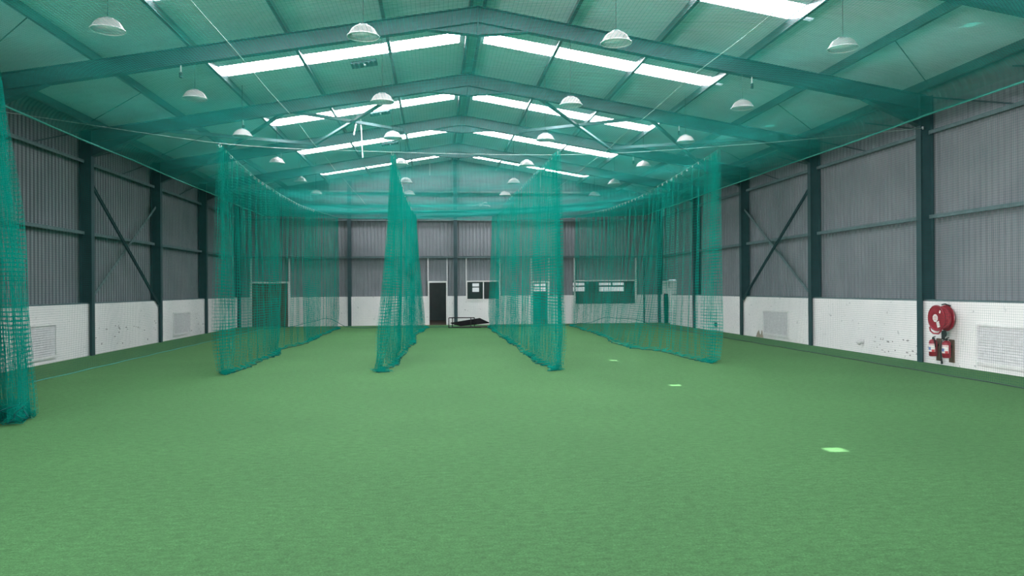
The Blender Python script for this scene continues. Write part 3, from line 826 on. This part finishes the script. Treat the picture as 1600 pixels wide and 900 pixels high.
# ------------------------------------------------------------------ low metal stand and black panel by the end wall
o = thing('metal_stand', (1.2, 33.8, 0), 'low tubular metal stand on the turf before the far white wall', 'stand')
def tb(pts, nm='tube_rail'): MB().tube(pts, .018, 6).build(nm, M_tube, o)
for (x, y) in ((.52, 33.70), (.68, 34.05), (1.48, 33.66), (1.65, 34.0)): tb([(x, y, 0), (x, y, .44)], 'leg')
tb([(.52, 33.70, .02), (1.92, 33.62, .02)]); tb([(.68, 34.05, .02), (1.65, 34.0, .02)])
tb([(.52, 33.70, .44), (.68, 34.05, .44)]); tb([(1.48, 33.66, .44), (1.65, 34.0, .42)]); tb([(.52, 33.70, .44), (1.48, 33.66, .44)]); tb([(.68, 34.05, .44), (1.65, 34.0, .43)])
pn = MB()
q = [(.60, 33.78, .215), (1.03, 33.72, .09), (2.30, 33.86, .20), (1.90, 34.2, .39)]
nrm = (Vector(q[2]) - Vector(q[0])).cross(Vector(q[3]) - Vector(q[1])).normalized()
vs = [tuple(Vector(p) + nrm * .02) for p in q] + [tuple(Vector(p) - nrm * .02) for p in q]
pn.add(vs, [(0,1,2,3),(7,6,5,4),(0,4,5,1),(1,5,6,2),(2,6,7,3),(3,7,4,0)])
setp(pn.build('black_panel', M_black, None, False, (1.4, 33.8, .09)), 'thin black panel leaning across the low metal stand', 'panel')
lp = MB(); lp.prism([(1.0, 33.75), (2.2, 33.72), (2.25, 34.25), (1.05, 34.2)], 'z', .012, .05)
setp(lp.build('lower_board', M_rubber, None, False, (1.6, 33.9, .012)), 'dark board lying on the turf under the black panel', 'board')

# ------------------------------------------------------------------ nets
CELL = .045
NXL, NXR, NYB, NY0 = -7.52, 9.60, 34.55, 3.0
CX = np.array([-7.52, -6.3, -4.28, -2.4, -.87, .9, 2.55, 4.4, 6.3, 8.6, 9.60])
CZ = np.array([4.95, 4.87, 4.66, 4.56, 4.50, 4.47, 4.50, 4.58, 4.72, 4.95, 5.05])
def smooth_interp(x, xp, fp):
    x = np.asarray(x, float)
    # cubic hermite through the points
    d = np.gradient(fp, xp); i = np.clip(np.searchsorted(xp, x) - 1, 0, len(xp) - 2)
    h = xp[i + 1] - xp[i]; t = (x - xp[i]) / h
    return ((2*t**3 - 3*t**2 + 1) * fp[i] + (t**3 - 2*t**2 + t) * h * d[i] + (-2*t**3 + 3*t**2) * fp[i+1] + (t**3 - t**2) * h * d[i+1])
def net_z(x, y):
    x = np.asarray(x, float); y = np.asarray(y, float)
    z = smooth_interp(x, CX, CZ)
    edge = 4.95 + (x - NXL) / (NXR - NXL) * .10
    k = np.clip((y - 24) / (NYB - 24), 0, 1); k = k * k * (3 - 2 * k)
    z = z + (edge - z) * .62 * k
    mid = 1 - ((x - 1.04) / 8.56) ** 2
    return z + mid * (.020 * np.sin(y * .62 + .3 * x) + .015 * np.sin(y * 1.7 + x * .9))

def net_thing(name, loc, label):
    return thing(name, loc, label, 'net')

# ceiling net
th = net_thing('ceiling_net', (1, 18, 4.4), 'teal netting stretched like a ceiling under the lamps')
out = []
xs_ = np.linspace(NXL, NXR, 46); ys_ = np.arange(NY0, NYB + .001, CELL)
X, Y = np.meshgrid(xs_, ys_); strands(np.stack([X, Y, net_z(X, Y)], 2), .0018, out)
ys2 = np.linspace(NY0, NYB, 60); xs2 = np.arange(NXL, NXR + .001, CELL)
X, Y = np.meshgrid(xs2, ys2, indexing='ij'); strands(np.stack([X, Y, net_z(X, Y)], 2), .0013, out)
setp(build_strands('netting', out, M_netc, th), kind='stuff')

# side nets
def side_net(x, zt, label, nm, loose):
    th = net_thing('side_net', (x, 18, 0), label)
    out = []; rows = np.arange(.0, zt, CELL)
    ys_ = np.arange(NY0, NYB, CELL)
    zz = np.linspace(zt, .012, 6)
    Yv, Zv = np.meshgrid(ys_, zz, indexing='ij')
    def xo(Y, Z): return x + .05 * np.sin(Y * .9) * (1 - np.abs(Z / zt * 2 - 1)) + .02 * np.sin(Y * 3.1 + Z)
    strands(np.stack([xo(Yv, Zv), Yv, Zv], 2), .0014, out)
    yh = np.linspace(NY0, NYB, 110); Zh, Yh = np.meshgrid(rows[1:], yh, indexing='ij')
    strands(np.stack([xo(Yh, Zh), Yh, Zh], 2), .0014, out)
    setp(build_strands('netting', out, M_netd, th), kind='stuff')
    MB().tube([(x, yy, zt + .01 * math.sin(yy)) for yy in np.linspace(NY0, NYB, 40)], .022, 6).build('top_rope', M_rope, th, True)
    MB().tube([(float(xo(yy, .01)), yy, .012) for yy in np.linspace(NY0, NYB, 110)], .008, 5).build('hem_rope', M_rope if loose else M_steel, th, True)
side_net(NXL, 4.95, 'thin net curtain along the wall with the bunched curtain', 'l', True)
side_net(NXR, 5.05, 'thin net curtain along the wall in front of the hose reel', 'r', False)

# back net with its loose hem
th = net_thing('back_net', (1, NYB, 0), 'net curtain across the hall in front of the far end wall')
def hem(x):
    x = np.asarray(x, float)
    a = .34 * np.exp(-((x - 8.0) / 1.2) ** 2) + .10 * np.exp(-((x - 9.2) / .4) ** 2) + .42 * np.exp(-((x + 4.9) / .7) ** 2) * (x > -7) + .12 * np.exp(-((x + 6.1) / .8) ** 2)
    return .012 + np.clip(a + .03 * np.sin(x * 5.2) * (a > .05), 0, .6)
out = []
xs_ = np.arange(NXL, NXR, CELL); hh = np.linspace(0, 1, 8)
Xv, Hv = np.meshgrid(xs_, hh, indexing='ij')
def bpos(X, H):
    zt = net_z(X, np.full_like(X, NYB)); zb = hem(X)
    return np.stack([X, NYB + .05 * np.sin(X * 4.3) * (H * .8 + .2), zt + (zb - zt) * H], 2)
strands(bpos(Xv, Hv), .0015, out)
Hh, Xh = np.meshgrid(np.linspace(0, 1, 106)[1:-1], np.linspace(NXL, NXR, 170), indexing='ij')
strands(bpos(Xh, Hh), .0015, out)
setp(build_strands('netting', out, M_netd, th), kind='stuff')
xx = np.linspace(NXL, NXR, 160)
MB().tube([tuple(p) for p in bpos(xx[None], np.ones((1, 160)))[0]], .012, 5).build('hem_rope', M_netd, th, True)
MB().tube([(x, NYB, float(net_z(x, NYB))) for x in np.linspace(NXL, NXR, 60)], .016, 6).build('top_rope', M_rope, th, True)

# lane nets
HOOK = None
def hook_mesh():
    b = MB(); b.tube([(.028 * math.cos(a), 0, .03 + .035 * math.sin(a)) for a in np.linspace(0, 2 * math.pi, 10, endpoint=False)], .0035, 4, True)
    me = b.mesh('hook'); me.materials.append(M_white); return me
HOOK = hook_mesh()
LCELL = .06
def lane_net(x0, y0, y1, ytop, ztop, ybot, xbot, label, seed, amp=1.0, side=1, front_spread=.0, slack=1.0, front=2.6):
    rg = np.random.default_rng(seed)
    ph = rg.uniform(0, 6.28, 12)
    def top(y): return np.interp(y, ytop, ztop)
    Q = np.linspace(0, 1, 6000); Yb = y0 + (y1 - y0) * Q
    # fold phase: short folds at the gathered front end, long lazy ones further back
    wl = .62 + .22 * np.sin(Yb * 1.1 + ph[0]) + .14 * np.sin(Yb * 2.7 + ph[1])
    wl = np.where(Yb - y0 < front, wl * .62, wl); wl = np.where(Yb - y0 < .55, .13, wl); wl = np.where(y1 - Yb < .5, .2, wl)
    phase = np.cumsum(2 * math.pi / wl) * (Yb[1] - Yb[0])
    am = (.085 + .05 * np.sin(Yb * .83 + ph[2]) + .035 * np.sin(Yb * 1.9 + ph[3])) * amp
    am = np.where(Yb - y0 < front, am * 1.25, am); am = np.where(Yb - y0 < .55, .13, am); am = np.where(y1 - Yb < .5, .10, am)
    from_front = np.clip((Yb - y0) / .55, 0, 1)
    def sheet(q, h):
        i = np.clip((q * 5999), 0, 5999); Yq = np.interp(i, np.arange(6000), Yb); P = np.interp(i, np.arange(6000), phase); A = np.interp(i, np.arange(6000), am); FF = np.interp(i, np.arange(6000), from_front)
        zt = top(Yq)
        grow = .35 + .75 * np.minimum(h * 1.3, 1)
        tk = np.clip((h - .78) / .2, 0, 1); grow = grow * (1 - .62 * tk * tk * (3 - 2 * tk))
        sw = h * (.5 * np.sin(Yq * .9 + ph[5]) + .35 * np.sin(Yq * 2.1 + ph[6]))
        xx = x0 + A * grow * (np.sin(P + sw) + .35 * np.sin(2.17 * P + ph[4] + 1.5 * h))
        yy = Yq + A * slack * grow * .8 * np.sin(P * 2 + ph[7] + sw * .6) * .5 + .05 * h * np.sin(Yq * 1.7 + ph[8])
        B = np.interp(Yq, ybot, xbot) - x0
        xx = xx + B * h ** 1.6
        # gathered end spreads towards its foot
        xx = xx + front_spread * (1 - FF) * h ** 2.2 * np.sin(q * 900 + ph[9]) ** 1
        lay = np.clip((h - .91) / .09, 0, 1)
        z = zt * (1 - np.minimum(h / .925, 1)) + .014 + .07 * np.abs(np.sin(lay * math.pi * 2)) * (.6 + .4 * np.sin(P * .8)) * (lay > 0)
        xx = xx + side * (.09 * np.sin(lay * math.pi * 1.5) ** 2 + .05 * lay + .03 * lay * np.sin(Yq * 1.9))
        return np.stack([xx, yy, z], -1)
    # even arc length at mid height
    qq = np.linspace(0, 1, 6000); pm = sheet(qq, np.full(6000, .5)); s = np.concatenate([[0], np.cumsum(np.linalg.norm(np.diff(pm, axis=0), axis=1))])
    n = int(s[-1] / LCELL); qs = np.interp(np.linspace(0, s[-1], n), s, qq)
    th = net_thing('lane_net', (x0, (y0 + y1) / 2, 0), label); th['group'] = 'nets dividing the practice lanes'
    out = []
    hv = np.concatenate([np.linspace(0, .91, 14), np.linspace(.92, 1.0, 9)])
    Qv, Hv = np.meshgrid(qs, hv, indexing='ij'); strands(sheet(Qv, Hv), .0023, out)
    nrow = int(4.6 / LCELL)
    Hh, Qh = np.meshgrid(np.linspace(0, 1, nrow), qs, indexing='ij'); strands(sheet(Qh, Hh), .0023, out)
    setp(build_strands('netting', out, M_net, th), kind='stuff')
    # top cable, hem cord, hooks
    MB().tube([(x0, yy, float(top(yy)) + .03) for yy in np.linspace(y0 - .05, y1, 40)], .006, 5).build('top_cable', M_rope, th, True)
    q3 = qs[::3]; MB().tube([tuple(p) for p in sheet(q3, np.ones_like(q3))], .007, 4).build('hem_rope', M_netd, th, True)
    yy = y0 + .1
    while yy < min(y1, y0 + 12):
        hk = bpy.data.objects.new('hook', HOOK); col.objects.link(hk); hk.parent = th
        hk.location = Vector((x0, yy, float(top(yy)) - .025)) - WLOC[th]; hk.rotation_euler = (0, 0, 1.2 + .5 * math.sin(yy * 7))
        yy += .42
    # pale fraying at the foot of the gathered end
    return th
lane_net(-4.29, 15.80, 34.3, [15.8, 17, 19, 22, 25, 30, 34.3], [4.60, 4.48, 4.36, 4.32, 4.36, 4.60, 4.84], [15.8, 18, 20.3, 21.7, 22.6, 25.2, 27, 34.3], [-4.33, -4.28, -4.29, -4.42, -4.52, -4.2, -4.33, -4.37],
         'teal lane net, leftmost of the four, in front of the brown double door', 11, 1.0, 1, .05)
lane_net(-.88, 15.85, 34.2, [15.8, 18, 22, 26, 30, 34.3], [4.48, 4.40, 4.38, 4.48, 4.64, 4.86], [15.85, 16.4, 17.2, 19, 22, 25.5, 28, 34.2], [-1.20, -1.26, -1.08, -1.0, -.95, -.82, -.92, -.50],
         'teal lane net, second from left, beside the open white doorway', 22, 1.0, 1, .28)
lane_net(2.50, 15.60, 34.2, [15.6, 18, 21, 26, 34.3], [4.50, 4.54, 4.62, 4.76, 4.88], [15.6, 16.2, 17, 19, 23, 29, 34.2], [2.50, 2.56, 2.46, 2.38, 2.42, 2.36, 2.40],
         'teal lane net, third from left, in front of the third doorway', 33, 1.0, -1, .22)
lane_net(6.25, 16.55, 34.3, [16.5, 19.6, 23.4, 27.9, 34.3], [4.73, 4.60, 4.48, 4.56, 4.92], [16.55, 18.5, 20, 21.06, 23.1, 25, 27.6, 34.3], [6.22, 6.05, 6.07, 5.56, 5.52, 5.75, 5.97, 6.09],
         'teal lane net, rightmost of the four, in front of the wide window', 44, 1.0, -1, .06)

# bunched curtain at the near left
def bunched(label):
    y0 = 10.55; zt = 4.80
    th = net_thing('net_curtain', (-6.4, y0, 0), label)
    zl = np.array([0, .18, .92, 1.91, 2.82, 3.69, 4.55, 4.8]); xe = np.array([-5.19, -5.19, -5.20, -5.28, -5.36, -5.45, -5.58, -5.64])
    rg = np.random.default_rng(3); N = 6000; Q = np.linspace(0, 1, N)
    W = 2.0
    wl = .115 + .03 * np.sin(Q * 31) + .03 * np.sin(Q * 77 + 1); phase = np.cumsum(2 * math.pi / wl) * (W / N)
    am = .15 + .06 * np.sin(Q * 23 + .6)
    def sheet(q, h):
        P = np.interp(q, Q, phase); A = np.interp(q, Q, am); lay = np.clip((h - .93) / .07, 0, 1)
        z = zt * (1 - np.minimum(h / .93, 1)) + .015 + .22 * np.clip((h - .88) / .05, 0, 1) * np.abs(np.sin((h - .88) / .12 * math.pi * 2.5)) * (.55 + .45 * np.sin(P * .7))
        right = np.interp(z, zl, xe)
        x = right - W * (1 - q) * (.92 + .08 * h) + .05 * np.sin(P * 2 + h * 1.2)
        y = y0 + A * (.55 + .6 * h) * np.sin(P + .8 * h * np.sin(q * 9)) + .05 * np.sin(P * .37) + h * .04 * np.sin(q * 17) - lay * (.12 + .08 * np.sin(P * .9))
        return np.stack([x, y, z], -1)
    pm = sheet(Q, np.full(N, .5)); s = np.concatenate([[0], np.cumsum(np.linalg.norm(np.diff(pm, axis=0), axis=1))]); n = int(s[-1] / LCELL); qs = np.interp(np.linspace(0, s[-1], n), s, Q)
    out = []
    hv = np.concatenate([np.linspace(0, .87, 14), np.linspace(.88, 1, 22)])
    Qv, Hv = np.meshgrid(qs, hv, indexing='ij')
    Hh, Qh = np.meshgrid(np.linspace(0, 1, int(zt / LCELL) + 8), qs, indexing='ij')
    for dy, dx in ((0, -.09), (.20, -.14), (.42, -.19)):          # the curtain hangs doubled over on itself
        for A in (sheet(Qv, Hv), sheet(Qh, Hh)):
            A = A + np.array([dx, dy, 0]); A[..., 0] += .03 * np.sin(A[..., 2] * 2.2 + dy * 20) * (dy > 0)
            strands(A, .0021, out)
    setp(build_strands('netting', out, M_net, th), kind='stuff')
    q3 = qs[::2]; MB().tube([tuple(p) for p in sheet(q3, np.ones_like(q3))], .008, 4).build('hem_rope', M_netd, th, True)
    MB().tube([(x, y0, zt + .02) for x in (NXL, -5.6)], .008, 6).build('top_cable', M_cable, th)
bunched('thick bunched teal net curtain hanging at the left edge nearest the camera')

# ------------------------------------------------------------------ tension cables
def cable(pts, r, label):
    o = thing('tension_cable', pts[len(pts) // 2], label, 'cable')
    MB().tube(pts, r, 6).build('wire', M_cable, o, True)
    for p in (pts[0], pts[-1]): MB().tube([Vector(p) + Vector((0, 0, -.03)), Vector(p) + Vector((0, 0, .03))], .02, 8).build('eye_bolt', M_galv, o)
cx = np.array([-9.02, -7.5, -6.27, -4.28, -.87, .5, 2.55, 6.3, 8.59, 9.8, 10.74]); cz = np.array([5.32, 5.10, 4.92, 4.66, 4.535, 4.52, 4.53, 4.77, 4.98, 5.10, 5.20])
cable([(float(x), 16.1 + .1 * math.sin(x * .3), float(smooth_interp(x, cx, cz))) for x in np.linspace(-9.02, 10.74, 50)], .0055, 'pale tension cable strung across the hall at the front of the lanes')
for X, lab in ((-2.38, 'thin pale lengthwise cable left of the ridge carrying the ceiling net'), (3.48, 'thin pale lengthwise cable right of the ridge carrying the ceiling net')):
    cable([(X, float(y), float(net_z(X, y)) + .012) for y in np.linspace(NY0, NYB, 60)], .006, lab)
